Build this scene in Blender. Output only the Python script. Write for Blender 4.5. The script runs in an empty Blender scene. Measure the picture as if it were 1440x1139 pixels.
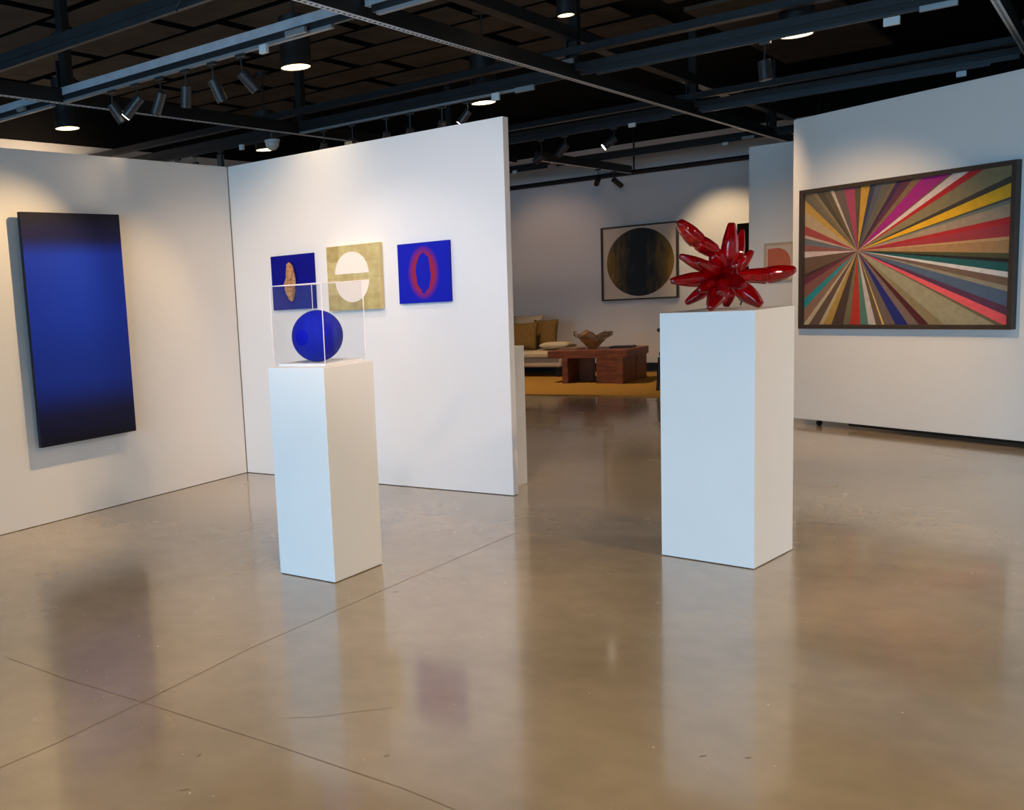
import bpy, bmesh, math, random
from mathutils import Vector, Matrix, noise
S = bpy.context.scene
COL = S.collection
rnd = random.Random(7)

# ------------------------------------------------------------------ camera
CAM = Vector((0, 0, 1.4))
FPX, CX, CY = 1401.8, 376.8, 613.0
PITCH, ROLL, YAW = -0.1356, -0.0629, -0.7199
FW = Vector((math.sin(YAW)*math.cos(PITCH), math.cos(YAW)*math.cos(PITCH), math.sin(PITCH)))
_r0 = Vector((math.cos(YAW), -math.sin(YAW), 0)); _u0 = _r0.cross(FW)
RT = _r0*math.cos(ROLL) + _u0*math.sin(ROLL)
UP = _u0*math.cos(ROLL) - _r0*math.sin(ROLL)
cd = bpy.data.cameras.new('camera'); cam = bpy.data.objects.new('camera', cd); COL.objects.link(cam)
cam.matrix_world = Matrix(((RT.x, UP.x, -FW.x, CAM.x), (RT.y, UP.y, -FW.y, CAM.y), (RT.z, UP.z, -FW.z, CAM.z), (0, 0, 0, 1)))
cd.sensor_width = 36; cd.lens = FPX/1440*36
cd.shift_x = (720-CX)/1440; cd.shift_y = (CY-569.5)/1440
cd.clip_end = 200
S.camera = cam

def ray(px, py): return FW + RT*((px-CX)/FPX) - UP*((py-CY)/FPX)
def at(px, py, axis, val):                      # where the sight line meets a level or a wall plane
    d = ray(px, py); return CAM + d*((val-CAM[axis])/d[axis])
def atp(px, py, P, n):
    d = ray(px, py); return CAM + d*((Vector(P)-CAM).dot(n)/d.dot(n))

# ------------------------------------------------------------------ materials
def lin(c):
    return tuple(((x/255)/12.92 if x/255 <= .04045 else ((x/255+.055)/1.055)**2.4) for x in c) + (1,)
def mat(name, col, rough=.5, metal=0, spec=.5, noise_amt=0, noise_scale=8, bump=0, bump_scale=60, coat=0, emit=None, es=1, trans=0, ior=1.45, coat_rough=.05):
    m = bpy.data.materials.new(name); m.use_nodes = True
    nt = m.node_tree; b = nt.nodes['Principled BSDF']
    c = lin(col)
    b.inputs['Base Color'].default_value = c
    b.inputs['Roughness'].default_value = rough; b.inputs['Metallic'].default_value = metal
    b.inputs['Specular IOR Level'].default_value = spec
    b.inputs['Coat Weight'].default_value = coat; b.inputs['Coat Roughness'].default_value = coat_rough
    b.inputs['Transmission Weight'].default_value = trans; b.inputs['IOR'].default_value = ior
    if emit:
        b.inputs['Emission Color'].default_value = lin(emit); b.inputs['Emission Strength'].default_value = es
    tc = nt.nodes.new('ShaderNodeTexCoord')
    if noise_amt:
        n = nt.nodes.new('ShaderNodeTexNoise'); n.inputs['Scale'].default_value = noise_scale; n.inputs['Detail'].default_value = 6
        nt.links.new(tc.outputs['Object'], n.inputs['Vector'])
        r = nt.nodes.new('ShaderNodeValToRGB')
        r.color_ramp.elements[0].position = .3; r.color_ramp.elements[1].position = .7
        r.color_ramp.elements[0].color = tuple(x*(1-noise_amt) for x in c[:3]) + (1,)
        r.color_ramp.elements[1].color = tuple(min(1, x*(1+noise_amt)) for x in c[:3]) + (1,)
        nt.links.new(n.outputs['Fac'], r.inputs['Fac']); nt.links.new(r.outputs['Color'], b.inputs['Base Color'])
    if bump:
        n2 = nt.nodes.new('ShaderNodeTexNoise'); n2.inputs['Scale'].default_value = bump_scale; n2.inputs['Detail'].default_value = 4
        nt.links.new(tc.outputs['Object'], n2.inputs['Vector'])
        bp = nt.nodes.new('ShaderNodeBump'); bp.inputs['Strength'].default_value = bump; bp.inputs['Distance'].default_value = .01
        nt.links.new(n2.outputs['Fac'], bp.inputs['Height']); nt.links.new(bp.outputs['Normal'], b.inputs['Normal'])
    return m

M = {}
M['wall'] = mat('white_wall_paint', (236, 233, 228), .6, noise_amt=.01, noise_scale=2, bump=.05, bump_scale=120, spec=.3)
M['wall_cool'] = mat('grey_white_wall_paint', (225, 222, 218), .6, spec=.3)
M['pedestal'] = mat('white_pedestal_paint', (238, 238, 236), .45, noise_amt=.01, noise_scale=4, spec=.4)
M['black_paint'] = mat('black_ceiling_paint', (20, 18, 17), .8, spec=.2)
M['deck'] = mat('dark_brown_acoustic_panel', (86, 78, 71), .9, noise_amt=.2, noise_scale=3, spec=.1)
M['deck_gap'] = mat('black_deck', (14, 12, 11), .9, spec=.1)
M['strut'] = mat('dark_painted_strut', (46, 48, 52), .42, metal=.35, noise_amt=.15, noise_scale=10)
M['strut_light'] = mat('daylit_galvanised_strut', (206, 220, 234), .42, metal=.1, noise_amt=.1, noise_scale=10)  # galvanised grey, made paler and bluer to put daylight on the front beam
M['strut_dark'] = mat('black_strut', (32, 31, 31), .5, metal=.2)
M['hole'] = mat('dark_slot', (15, 14, 14), .8)
M['track'] = mat('pale_track_aluminium', (150, 152, 155), .4, metal=.4)
M['box_white'] = mat('pale_junction_box', (215, 222, 224), .5)
M['lamp'] = mat('charcoal_lamp_housing', (58, 56, 56), .35, metal=.3)
M['lamp_off'] = mat('dark_lamp_lens', (20, 20, 22), .2)
M['lens'] = mat('lit_spot_lens', (255, 244, 225), .4, emit=(255, 240, 215), es=9)
M['cyl'] = mat('dark_grey_downlight', (34, 35, 38), .5)
M['diff'] = mat('lit_downlight_lens', (255, 230, 180), .4, emit=(255, 222, 165), es=3.2)
M['dome'] = mat('milky_dome', (190, 188, 186), .15, coat=.6)
M['dome_w'] = mat('white_camera_mount', (205, 203, 200), .4)
M['darkwood_frame'] = mat('dark_walnut_frame', (66, 54, 46), .4, noise_amt=.15, noise_scale=12)
M['bronze_frame'] = mat('bronze_frame', (62, 48, 34), .35, metal=.3)
M['paleframe'] = mat('pale_maple_frame', (205, 180, 150), .5)
M['mount_board'] = mat('cream_mount_paper', (226, 206, 184), .7)
M['pink'] = mat('terracotta_ink', (208, 110, 80), .7, noise_amt=.05)
M['black_canvas'] = mat('black_canvas', (7, 6, 6), .9, spec=.1)
M['sofa'] = mat('cream_linen', (196, 182, 156), .9, noise_amt=.05, noise_scale=30, bump=.2, bump_scale=300, spec=.1)
M['mustard'] = mat('mustard_weave', (128, 102, 60), .95, noise_amt=.3, noise_scale=70, bump=.5, bump_scale=200, spec=.05)
M['rug'] = mat('ochre_rug', (182, 140, 70), .95, noise_amt=.12, noise_scale=30, bump=.4, bump_scale=200, spec=.05)
M['black_base'] = mat('black_baseboard_paint', (16, 14, 12), .5)
M['rubber'] = mat('black_rubber', (14, 14, 14), .5)
M['steel'] = mat('brushed_steel', (150, 152, 156), .3, metal=1)
M['darkchair'] = mat('black_stained_wood', (22, 18, 16), .4)
M['paper'] = mat('grey_magazine_cover', (120, 105, 85), .5)
M['slabw'] = mat('white_acrylic_plinth', (240, 240, 238), .25)
M['edge'] = mat('polished_acrylic_edge', (236, 228, 226), .2, spec=.6)
M['conc_joint'] = mat('dark_floor_joint', (116, 98, 78), .4)
M['frame_w'] = mat('dark_window_frame', (45, 45, 48), .4)
M['mid_blue_edge'] = mat('navy_canvas_edge', (6, 8, 34), .6)
M['pin'] = mat('plate_painted_amber_glow', (220, 190, 140), .5)  # glow of the lamp beside it, put into the plate colour

def wood(name, c1, c2, scale=3):
    m = mat(name, c1, .4); nt = m.node_tree; b = nt.nodes['Principled BSDF']
    tc = nt.nodes.new('ShaderNodeTexCoord'); mp = nt.nodes.new('ShaderNodeMapping'); mp.inputs['Scale'].default_value = (1, 8, 8)
    n = nt.nodes.new('ShaderNodeTexNoise'); n.inputs['Scale'].default_value = scale; n.inputs['Detail'].default_value = 8; n.inputs['Distortion'].default_value = 1
    r = nt.nodes.new('ShaderNodeValToRGB'); r.color_ramp.elements[0].position = .35; r.color_ramp.elements[1].position = .65
    r.color_ramp.elements[0].color = lin(c1); r.color_ramp.elements[1].color = lin(c2)
    nt.links.new(tc.outputs['Object'], mp.inputs['Vector']); nt.links.new(mp.outputs['Vector'], n.inputs['Vector'])
    nt.links.new(n.outputs['Fac'], r.inputs['Fac']); nt.links.new(r.outputs['Color'], b.inputs['Base Color'])
    return m
M['redwood'] = wood('reddish_hardwood', (112, 58, 30), (150, 84, 44))
M['driftwood'] = wood('rough_driftwood', (128, 84, 48), (214, 160, 104), 14)

def glassy(name, tint, transp, rough=.03):            # clear sheet: transmits straight through, reflects by Fresnel
    m = bpy.data.materials.new(name); m.use_nodes = True; nt = m.node_tree
    nt.nodes.remove(nt.nodes['Principled BSDF']); out = nt.nodes['Material Output']
    t = nt.nodes.new('ShaderNodeBsdfTransparent'); t.inputs['Color'].default_value = tint
    g = nt.nodes.new('ShaderNodeBsdfGlossy'); g.inputs['Roughness'].default_value = rough
    f = nt.nodes.new('ShaderNodeFresnel'); f.inputs['IOR'].default_value = transp
    gm = nt.nodes.new('ShaderNodeNewGeometry'); mr = nt.nodes.new('ShaderNodeMapRange')
    mr.inputs['To Min'].default_value = transp; mr.inputs['To Max'].default_value = 1/transp   # same reflectance from either side of a thin sheet
    nt.links.new(gm.outputs['Backfacing'], mr.inputs['Value']); nt.links.new(mr.outputs['Result'], f.inputs['IOR'])
    x = nt.nodes.new('ShaderNodeMixShader')
    nt.links.new(f.outputs[0], x.inputs[0]); nt.links.new(t.outputs[0], x.inputs[1]); nt.links.new(g.outputs[0], x.inputs[2])
    nt.links.new(x.outputs[0], out.inputs['Surface'])
    return m
M['acrylic'] = glassy('clear_acrylic', (.96, .96, .965, 1), 1.5)
M['glass'] = glassy('picture_glass', (.97, .97, .97, 1), 1.5)
M['winglass'] = glassy('window_glass', (.97, .98, 1, 1), 1.3)

# polished concrete floor
m = mat('polished_concrete', (150, 128, 100), .24, spec=.5, coat=.8, coat_rough=.10)
nt = m.node_tree; b = nt.nodes['Principled BSDF']; tc = nt.nodes.new('ShaderNodeTexCoord')
def nn(scale, detail=6, dist=0):
    n = nt.nodes.new('ShaderNodeTexNoise'); n.inputs['Scale'].default_value = scale; n.inputs['Detail'].default_value = detail
    n.inputs['Distortion'].default_value = dist; nt.links.new(tc.outputs['Object'], n.inputs['Vector']); return n
r1 = nt.nodes.new('ShaderNodeValToRGB'); r1.color_ramp.elements[0].position = .3; r1.color_ramp.elements[1].position = .72
r1.color_ramp.elements[0].color = lin((145, 128, 104)); r1.color_ramp.elements[1].color = lin((170, 153, 128))
nt.links.new(nn(.9, 5, .6).outputs['Fac'], r1.inputs['Fac'])
r2 = nt.nodes.new('ShaderNodeValToRGB'); r2.color_ramp.elements[0].position = .35; r2.color_ramp.elements[1].position = .7
r2.color_ramp.elements[0].color = (.92, .915, .91, 1); r2.color_ramp.elements[1].color = (1.03, 1.03, 1.02, 1)
nt.links.new(nn(8, 3).outputs['Fac'], r2.inputs['Fac'])
mx = nt.nodes.new('ShaderNodeMix'); mx.data_type = 'RGBA'; mx.blend_type = 'MULTIPLY'; mx.inputs['Factor'].default_value = 1
nt.links.new(r1.outputs['Color'], mx.inputs['A']); nt.links.new(r2.outputs['Color'], mx.inputs['B'])
nt.links.new(mx.outputs['Result'], b.inputs['Base Color'])
rr = nt.nodes.new('ShaderNodeMapRange'); rr.inputs['To Min'].default_value = .2; rr.inputs['To Max'].default_value = .32
nt.links.new(nn(1.6, 4).outputs['Fac'], rr.inputs['Value']); nt.links.new(rr.outputs['Result'], b.inputs['Roughness'])
M['floor'] = m

# blue gradient painting
def gradient(name, axis, stops, lo, hi, rough=.55, spec=.25):
    m = mat(name, (20, 40, 140), rough, spec=spec); nt = m.node_tree; b = nt.nodes['Principled BSDF']
    tc = nt.nodes.new('ShaderNodeTexCoord'); sp = nt.nodes.new('ShaderNodeSeparateXYZ'); nt.links.new(tc.outputs['Object'], sp.inputs[0])
    mr = nt.nodes.new('ShaderNodeMapRange'); mr.inputs['From Min'].default_value = lo; mr.inputs['From Max'].default_value = hi
    nt.links.new(sp.outputs[axis], mr.inputs['Value'])
    r = nt.nodes.new('ShaderNodeValToRGB'); cr = r.color_ramp; cr.interpolation = 'EASE'
    cr.elements[0].position = stops[0][0]; cr.elements[0].color = lin(stops[0][1])
    cr.elements[1].position = stops[-1][0]; cr.elements[1].color = lin(stops[-1][1])
    for p, c in stops[1:-1]:
        e = cr.elements.new(p); e.color = lin(c)
    nt.links.new(mr.outputs['Result'], r.inputs['Fac']); nt.links.new(r.outputs['Color'], b.inputs['Base Color'])
    return m
M['bluegrad'] = gradient('ultramarine_gradient_canvas', 'Z', [(0, (6, 6, 26)), (.1, (8, 12, 56)), (.3, (6, 44, 160)), (.6, (6, 50, 184)), (.8, (8, 52, 186)), (.9, (8, 14, 70)), (1, (6, 7, 30))], 0, 1.54)
M['blue'] = mat('ultramarine_pigment', (5, 15, 162), .8, spec=.15, noise_amt=.05, noise_scale=30)
M['blue2'] = mat('ultramarine_panel', (14, 22, 160), .7, spec=.2, noise_amt=.03, noise_scale=30)
M['blue_dark'] = mat('deep_blue_panel', (10, 14, 130), .75, spec=.15, noise_amt=.06, noise_scale=20)

# blue panel with a soft red ring
m = mat('blue_panel_red_ring', (14, 22, 160), .7, spec=.2); nt = m.node_tree; b = nt.nodes['Principled BSDF']
tc = nt.nodes.new('ShaderNodeTexCoord')
mp = nt.nodes.new('ShaderNodeMapping'); mp.inputs['Scale'].default_value = (1/.128, 0, 1/.192); nt.links.new(tc.outputs['Object'], mp.inputs['Vector'])
ln = nt.nodes.new('ShaderNodeVectorMath'); ln.operation = 'LENGTH'; nt.links.new(mp.outputs['Vector'], ln.inputs[0])
ro = nt.nodes.new('ShaderNodeValToRGB'); cr = ro.color_ramp; cr.elements[0].position = .66; cr.elements[0].color = (1, 1, 1, 1)
cr.elements[1].position = .98; cr.elements[1].color = (0, 0, 0, 1); nt.links.new(ln.outputs['Value'], ro.inputs['Fac'])
n = nt.nodes.new('ShaderNodeTexNoise'); n.inputs['Scale'].default_value = 14; n.inputs['Detail'].default_value = 5; nt.links.new(tc.outputs['Object'], n.inputs['Vector'])
mp2 = nt.nodes.new('ShaderNodeMapping'); mp2.inputs['Scale'].default_value = (1/.058, 0, 1/.134); nt.links.new(tc.outputs['Object'], mp2.inputs['Vector'])
l2 = nt.nodes.new('ShaderNodeVectorMath'); l2.operation = 'LENGTH'; nt.links.new(mp2.outputs['Vector'], l2.inputs[0])
ad = nt.nodes.new('ShaderNodeMath'); ad.operation = 'ADD'; nt.links.new(l2.outputs['Value'], ad.inputs[0])
nm = nt.nodes.new('ShaderNodeMath'); nm.operation = 'MULTIPLY_ADD'; nm.inputs[1].default_value = .8; nm.inputs[2].default_value = -.4; nt.links.new(n.outputs['Fac'], nm.inputs[0])
nt.links.new(nm.outputs[0], ad.inputs[1])
gt = nt.nodes.new('ShaderNodeMath'); gt.operation = 'GREATER_THAN'; gt.inputs[1].default_value = 1; nt.links.new(ad.outputs[0], gt.inputs[0])
mu = nt.nodes.new('ShaderNodeMath'); mu.operation = 'MULTIPLY'; nt.links.new(gt.outputs[0], mu.inputs[0]); nt.links.new(ro.outputs['Color'], mu.inputs[1])
mm = nt.nodes.new('ShaderNodeMix'); mm.data_type = 'RGBA'; nt.links.new(mu.outputs[0], mm.inputs['Factor'])
mm.inputs['A'].default_value = lin((14, 26, 172)); mm.inputs['B'].default_value = lin((150, 36, 62)); nt.links.new(mm.outputs['Result'], b.inputs['Base Color'])
M['redring'] = m

# gold leaf
m = mat('gold_leaf', (190, 168, 106), .4, metal=.35); nt = m.node_tree; b = nt.nodes['Principled BSDF']
tc = nt.nodes.new('ShaderNodeTexCoord'); br = nt.nodes.new('ShaderNodeTexBrick'); br.inputs['Scale'].default_value = 1
br.inputs['Brick Width'].default_value = .12; br.inputs['Row Height'].default_value = .12; br.inputs['Mortar Size'].default_value = .002; br.offset = 0
br.inputs['Color1'].default_value = lin((222, 200, 136)); br.inputs['Color2'].default_value = lin((198, 174, 108)); br.inputs['Mortar'].default_value = lin((198, 180, 124))
sx = nt.nodes.new('ShaderNodeSeparateXYZ'); cx_ = nt.nodes.new('ShaderNodeCombineXYZ'); nt.links.new(tc.outputs['Object'], sx.inputs[0])
nt.links.new(sx.outputs['X'], cx_.inputs['X']); nt.links.new(sx.outputs['Z'], cx_.inputs['Y']); nt.links.new(cx_.outputs[0], br.inputs['Vector'])
n = nt.nodes.new('ShaderNodeTexNoise'); n.inputs['Scale'].default_value = 18; n.inputs['Detail'].default_value = 8; nt.links.new(tc.outputs['Object'], n.inputs['Vector'])
mm = nt.nodes.new('ShaderNodeMix'); mm.data_type = 'RGBA'; mm.blend_type = 'OVERLAY'; mm.inputs['Factor'].default_value = .5
nt.links.new(br.outputs['Color'], mm.inputs['A']); nt.links.new(n.outputs['Fac'], mm.inputs['B']); nt.links.new(mm.outputs['Result'], b.inputs['Base Color'])
M['gold'] = m
M['gold_edge'] = mat('painted_lit_gold_edge', (232, 208, 140), .4, metal=.3)  # paler than the leaf, standing for light on the panel edges
M['cream'] = mat('cream_paint', (244, 230, 214), .6)

# black and amber disc artwork
m = mat('amber_black_brushwork', (60, 45, 15), .5); nt = m.node_tree; b = nt.nodes['Principled BSDF']; tc = nt.nodes.new('ShaderNodeTexCoord')
mp = nt.nodes.new('ShaderNodeMapping'); mp.inputs['Scale'].default_value = (9, 1, 2.2); nt.links.new(tc.outputs['Object'], mp.inputs['Vector'])
n = nt.nodes.new('ShaderNodeTexNoise'); n.inputs['Scale'].default_value = 1.3; n.inputs['Detail'].default_value = 8; n.inputs['Distortion'].default_value = .8; nt.links.new(mp.outputs['Vector'], n.inputs['Vector'])
sx = nt.nodes.new('ShaderNodeSeparateXYZ'); nt.links.new(tc.outputs['Object'], sx.inputs[0])
ab = nt.nodes.new('ShaderNodeMath'); ab.operation = 'ABSOLUTE'; nt.links.new(sx.outputs['X'], ab.inputs[0])
ma = nt.nodes.new('ShaderNodeMath'); ma.operation = 'MULTIPLY_ADD'; ma.inputs[1].default_value = .95; nt.links.new(ab.outputs[0], ma.inputs[0])
ml = nt.nodes.new('ShaderNodeMath'); ml.operation = 'MULTIPLY'; ml.inputs[1].default_value = .62; nt.links.new(n.outputs['Fac'], ml.inputs[0]); nt.links.new(ml.outputs[0], ma.inputs[2])
r = nt.nodes.new('ShaderNodeValToRGB'); cr = r.color_ramp; cr.elements[0].position = .42; cr.elements[0].color = lin((10, 8, 7)); cr.elements[1].position = .8; cr.elements[1].color = lin((140, 106, 24))
e = cr.elements.new(.56); e.color = lin((70, 54, 26)); e = cr.elements.new(.68); e.color = lin((112, 84, 22))
nt.links.new(ma.outputs[0], r.inputs['Fac']); nt.links.new(r.outputs['Color'], b.inputs['Base Color'])
M['amber'] = m

# ray painting (colour per stripe carried by the mesh)
m = mat('painted_stripes', (255, 255, 255), .6); nt = m.node_tree; b = nt.nodes['Principled BSDF']
vc = nt.nodes.new('ShaderNodeVertexColor'); vc.layer_name = 'stripe'
n = nt.nodes.new('ShaderNodeTexNoise'); n.inputs['Scale'].default_value = 25; n.inputs['Detail'].default_value = 8
tc = nt.nodes.new('ShaderNodeTexCoord'); nt.links.new(tc.outputs['Object'], n.inputs['Vector'])
r = nt.nodes.new('ShaderNodeValToRGB'); r.color_ramp.elements[0].position = .3; r.color_ramp.elements[0].color = (.8, .8, .8, 1); r.color_ramp.elements[1].position = .7
nt.links.new(n.outputs['Fac'], r.inputs['Fac'])
mm = nt.nodes.new('ShaderNodeMix'); mm.data_type = 'RGBA'; mm.blend_type = 'MULTIPLY'; mm.inputs['Factor'].default_value = 1
nt.links.new(vc.outputs['Color'], mm.inputs['A']); nt.links.new(r.outputs['Color'], mm.inputs['B']); nt.links.new(mm.outputs['Result'], b.inputs['Base Color'])
M['rays'] = m

# red glass
m = mat('ruby_glass', (212, 6, 18), .03, trans=.8, ior=1.45, coat=.4)
M['ruby'] = m
M['ruby_core'] = mat('dark_ruby_glass', (110, 2, 10), .1, trans=.3, coat=.5)
M['bowlglass'] = mat('smoky_amber_glass', (196, 160, 112), .08, trans=.8, ior=1.3)

# strength and tint of each family of lamps
GAIN = {'day': (.185, .41, .63), 'street': (.16, .28, .38), 'world': (.33, .62, .9),
        'over': (3.6, 2.65, 1.55), 'over2': (6.2, 6.1, 6.2), 'A': (.07, .05, .03), 'Aw': (1.35, .90, .44), 'B1': (.16, .11, .07), 'Bw': (2.7, 1.75, .9), 'B2': (1.3, 1.1, 1.0),
        'B3': (9.6, 7.6, 6.9), 'C': (3.6, 2.3, 1.1), 'D1': (.62, .40, .28), 'D2': (2.3, 1.65, .95), 'down': (2.9, 2.1, 1.2),
        'out': (2.2, 1.6, 1.05), 'lounge': (5.2, 3.5, 2.0), 'E': (1.5, .95, .5), 'ped': (6.2, 4.4, 2.7)}
ONLY = None
def fam(ld, g):
    k = GAIN.get(g, (1, 1, 1)); c = [a*b_ for a, b_ in zip(ld.color, k)]; m_ = max(max(c), 1e-6)
    ld.color = [x/m_ for x in c]; ld.energy *= m_
    if ONLY is not None and g != ONLY: ld.energy = 0
# ------------------------------------------------------------------ mesh helpers
def box(bm, lo, hi, mi=0, mtx=None):
    x0, y0, z0 = lo; x1, y1, z1 = hi
    vs = [Vector(p) for p in ((x0,y0,z0),(x1,y0,z0),(x1,y1,z0),(x0,y1,z0),(x0,y0,z1),(x1,y0,z1),(x1,y1,z1),(x0,y1,z1))]
    if mtx: vs = [mtx @ v for v in vs]
    vs = [bm.verts.new(v) for v in vs]
    for f in ((3,2,1,0),(4,5,6,7),(0,1,5,4),(1,2,6,5),(2,3,7,6),(3,0,4,7)):
        fc = bm.faces.new([vs[i] for i in f]); fc.material_index = mi
def tube(bm, a, b, r, seg=16, r2=None, cap=True, mi=0):
    a = Vector(a); b = Vector(b); d = (b-a).normalized(); r2 = r if r2 is None else r2
    s = d.cross(Vector((0, 0, 1)));  s = s.normalized() if s.length > 1e-4 else Vector((1, 0, 0)); t = d.cross(s)
    A = [bm.verts.new(a + (s*math.cos(i*math.tau/seg) + t*math.sin(i*math.tau/seg))*r) for i in range(seg)]
    B = [bm.verts.new(b + (s*math.cos(i*math.tau/seg) + t*math.sin(i*math.tau/seg))*r2) for i in range(seg)]
    for i in range(seg):
        f = bm.faces.new((A[i], A[(i+1) % seg], B[(i+1) % seg], B[i])); f.material_index = mi
    if cap:
        bm.faces.new(A[::-1]).material_index = mi; bm.faces.new(B).material_index = mi
def lathe(bm, path, rad, seg=14, squash=None, flute=0, phase=0):   # path of points with radii, closed ends
    rings = []
    for i, p in enumerate(path):
        d = (path[min(i+1, len(path)-1)] - path[max(i-1, 0)]).normalized()
        s = d.cross(Vector((.13, .2, 1))).normalized(); t = d.cross(s)
        rings.append([bm.verts.new(p + (s*math.cos(k*math.tau/seg) + t*math.sin(k*math.tau/seg))*rad[i]*(1+flute*math.cos(k*math.tau/seg*7+phase))) for k in range(seg)])
    for i in range(len(rings)-1):
        for k in range(seg):
            bm.faces.new((rings[i][k], rings[i][(k+1) % seg], rings[i+1][(k+1) % seg], rings[i+1][k]))
    bm.faces.new(rings[0][::-1]); bm.faces.new(rings[-1])
def obj(name, bm, mats, parent=None, smooth=40, bevel=0, subd=0):
    me = bpy.data.meshes.new(name)
    off = Vector((0, 0, 0))
    root = parent
    if root is not None:
        while root.parent: root = root.parent
        off = Vector(root.location)
    bmesh.ops.recalc_face_normals(bm, faces=bm.faces)
    for v_ in bm.verts: v_.co -= off
    bm.to_mesh(me); bm.free()
    for mm_ in (mats if isinstance(mats, (list, tuple)) else [mats]): me.materials.append(mm_)
    o = bpy.data.objects.new(name, me); COL.objects.link(o)
    if parent is not None: o.parent = parent
    if smooth:
        for p_ in me.polygons: p_.use_smooth = True
        me.set_sharp_from_angle(angle=math.radians(smooth))
    if bevel:
        md = o.modifiers.new('bevel', 'BEVEL'); md.width = bevel; md.segments = 2; md.limit_method = 'ANGLE'
    if subd:
        md = o.modifiers.new('subdivision', 'SUBSURF'); md.levels = subd; md.render_levels = subd
    return o
def setloc(o, loc):                                  # move a single-mesh object's origin
    loc = Vector(loc)
    for v_ in o.data.vertices: v_.co -= loc
    o.location = loc
def tag(o, label, cat, group=None, kind=None):
    o['label'] = label; o['category'] = cat
    if group: o['group'] = group
    if kind: o['kind'] = kind
    return o
def thing(name, label, cat, loc=(0, 0, 0), group=None):
    o = bpy.data.objects.new(name, None); COL.objects.link(o); o.location = loc; o.empty_display_size = .1
    return tag(o, label, cat, group)
def struct(o): o['kind'] = 'structure'; return o
def simple(name, lo, hi, m, parent=None, bevel=0):
    bm = bmesh.new(); box(bm, lo, hi); return obj(name, bm, m, parent, smooth=0, bevel=bevel)

# ------------------------------------------------------------------ room shell
ZC = 3.85
X_L, X_R, Y_F, Y_B = -9.5, 6.0, -7.0, 14.9
bm = bmesh.new(); box(bm, (X_L-.2, Y_F-.2, -.2), (X_R+.2, Y_B+.2, 0))
fl = obj('floor', bm, [M['floor'], M['conc_joint']], smooth=0); struct(fl)
def strip(bm, pts, w, mi, z=.0006):
    for a, c in zip(pts[:-1], pts[1:]):
        a = Vector(a); c = Vector(c); d = (c-a).normalized(); s = Vector((-d.y, d.x, 0))*w/2
        f = bm.faces.new([bm.verts.new((p.x, p.y, z)) for p in (a-s, c-s, c+s, a+s)]); f.material_index = mi
X0_ = -5.488
bm = bmesh.new()
def fp(*pp): return [at(x, y, 2, 0) for x, y in pp]
strip(bm, fp((-40, 1097), (80, 1045), (227.5, 974), (350, 912.5), (540, 829), (715, 754), (728, 748)), .0032, 0)
strip(bm, fp((10, 925), (90, 954), (220, 994), (390, 1049), (570, 1110), (640, 1139)), .003, 0)
strip(bm, fp((405, 1009.5), (450, 1008), (500, 1001), (550, 996)), .002, 0)
for x, y, l, a in ((341, 909, .02, .6), (552, 833, .03, .1), (247, 788, .03, .05), (550, 882, .018, .1), (540, 1064, .02, .5), (984, 1064, .02, .2), (1048, 1066, .016, .1), (278, 1064, .02, 1.2), (252, 1112, .03, .2), (373, 875, .02, .8)):
    p = at(x, y, 2, 0); strip(bm, [p, p + Vector((math.cos(a-YAW), math.sin(a-YAW), 0))*l], .005, 0)
obj('floor_joint', bm, M['conc_joint'], fl, smooth=0)
bm = bmesh.new()
for k in range(260):                                # pale chips of stone and grit in the polished surface
    x = rnd.uniform(-5.2, 1.4); y = rnd.uniform(1.6, 6.4); r = rnd.uniform(.0015, .005)
    if x < X0_+.1: continue
    a = rnd.random()*6; bm.faces.new([bm.verts.new((x+r*math.cos(a+t)*rnd.uniform(.6, 1.2), y+r*math.sin(a+t)*rnd.uniform(.6, 1.2), .0007)) for t in (0, 1.3, 2.4, 3.7, 5)])
obj('floor_chip', bm, mat('pale_aggregate', (206, 190, 164), .4), fl, smooth=0)

# ceiling: black deck with brown acoustic panels laid in running bond
bm = bmesh.new(); box(bm, (X_L-.2, Y_F-.2, ZC), (X_R+.2, Y_B+.2, ZC+.2), 1)
pw, pl_ = .62, 1.24
j = 0; y = Y_F
while y < Y_B:
    x = X_L + (0 if j % 2 == 0 else -.62) - (.31 if j % 4 > 1 else 0)
    while x < X_R:
        a = max(x+.06, X_L); c = min(x+pl_-.06, X_R)
        g = .05 if rnd.random() < .6 else 0
        c = min(c, -3.5)                             # the tiled field stops over the middle of the room
        if c-a > .3 and y < 10:
            box(bm, (a, y+.05, ZC-.05), (c, min(y+pw-.05*(1 if g else .2), Y_B), ZC), 1)
            bm.faces.ensure_lookup_table(); bm.faces[-6].material_index = 0
        x += pl_
    y += pw; j += 1
for lo, hi in (((-3.3, 5.6), (-2.2, 9.6)), ((-3.3, 10.0), (-2.2, 13.6)), ((-4.9, 15), (-4.9, 15))):
    if hi[0] > lo[0]: box(bm, (lo[0], lo[1], ZC-.04), (hi[0], hi[1], ZC-.001), 0)
struct(obj('ceiling', bm, [M['deck'], M['deck_gap']], smooth=0))

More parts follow.
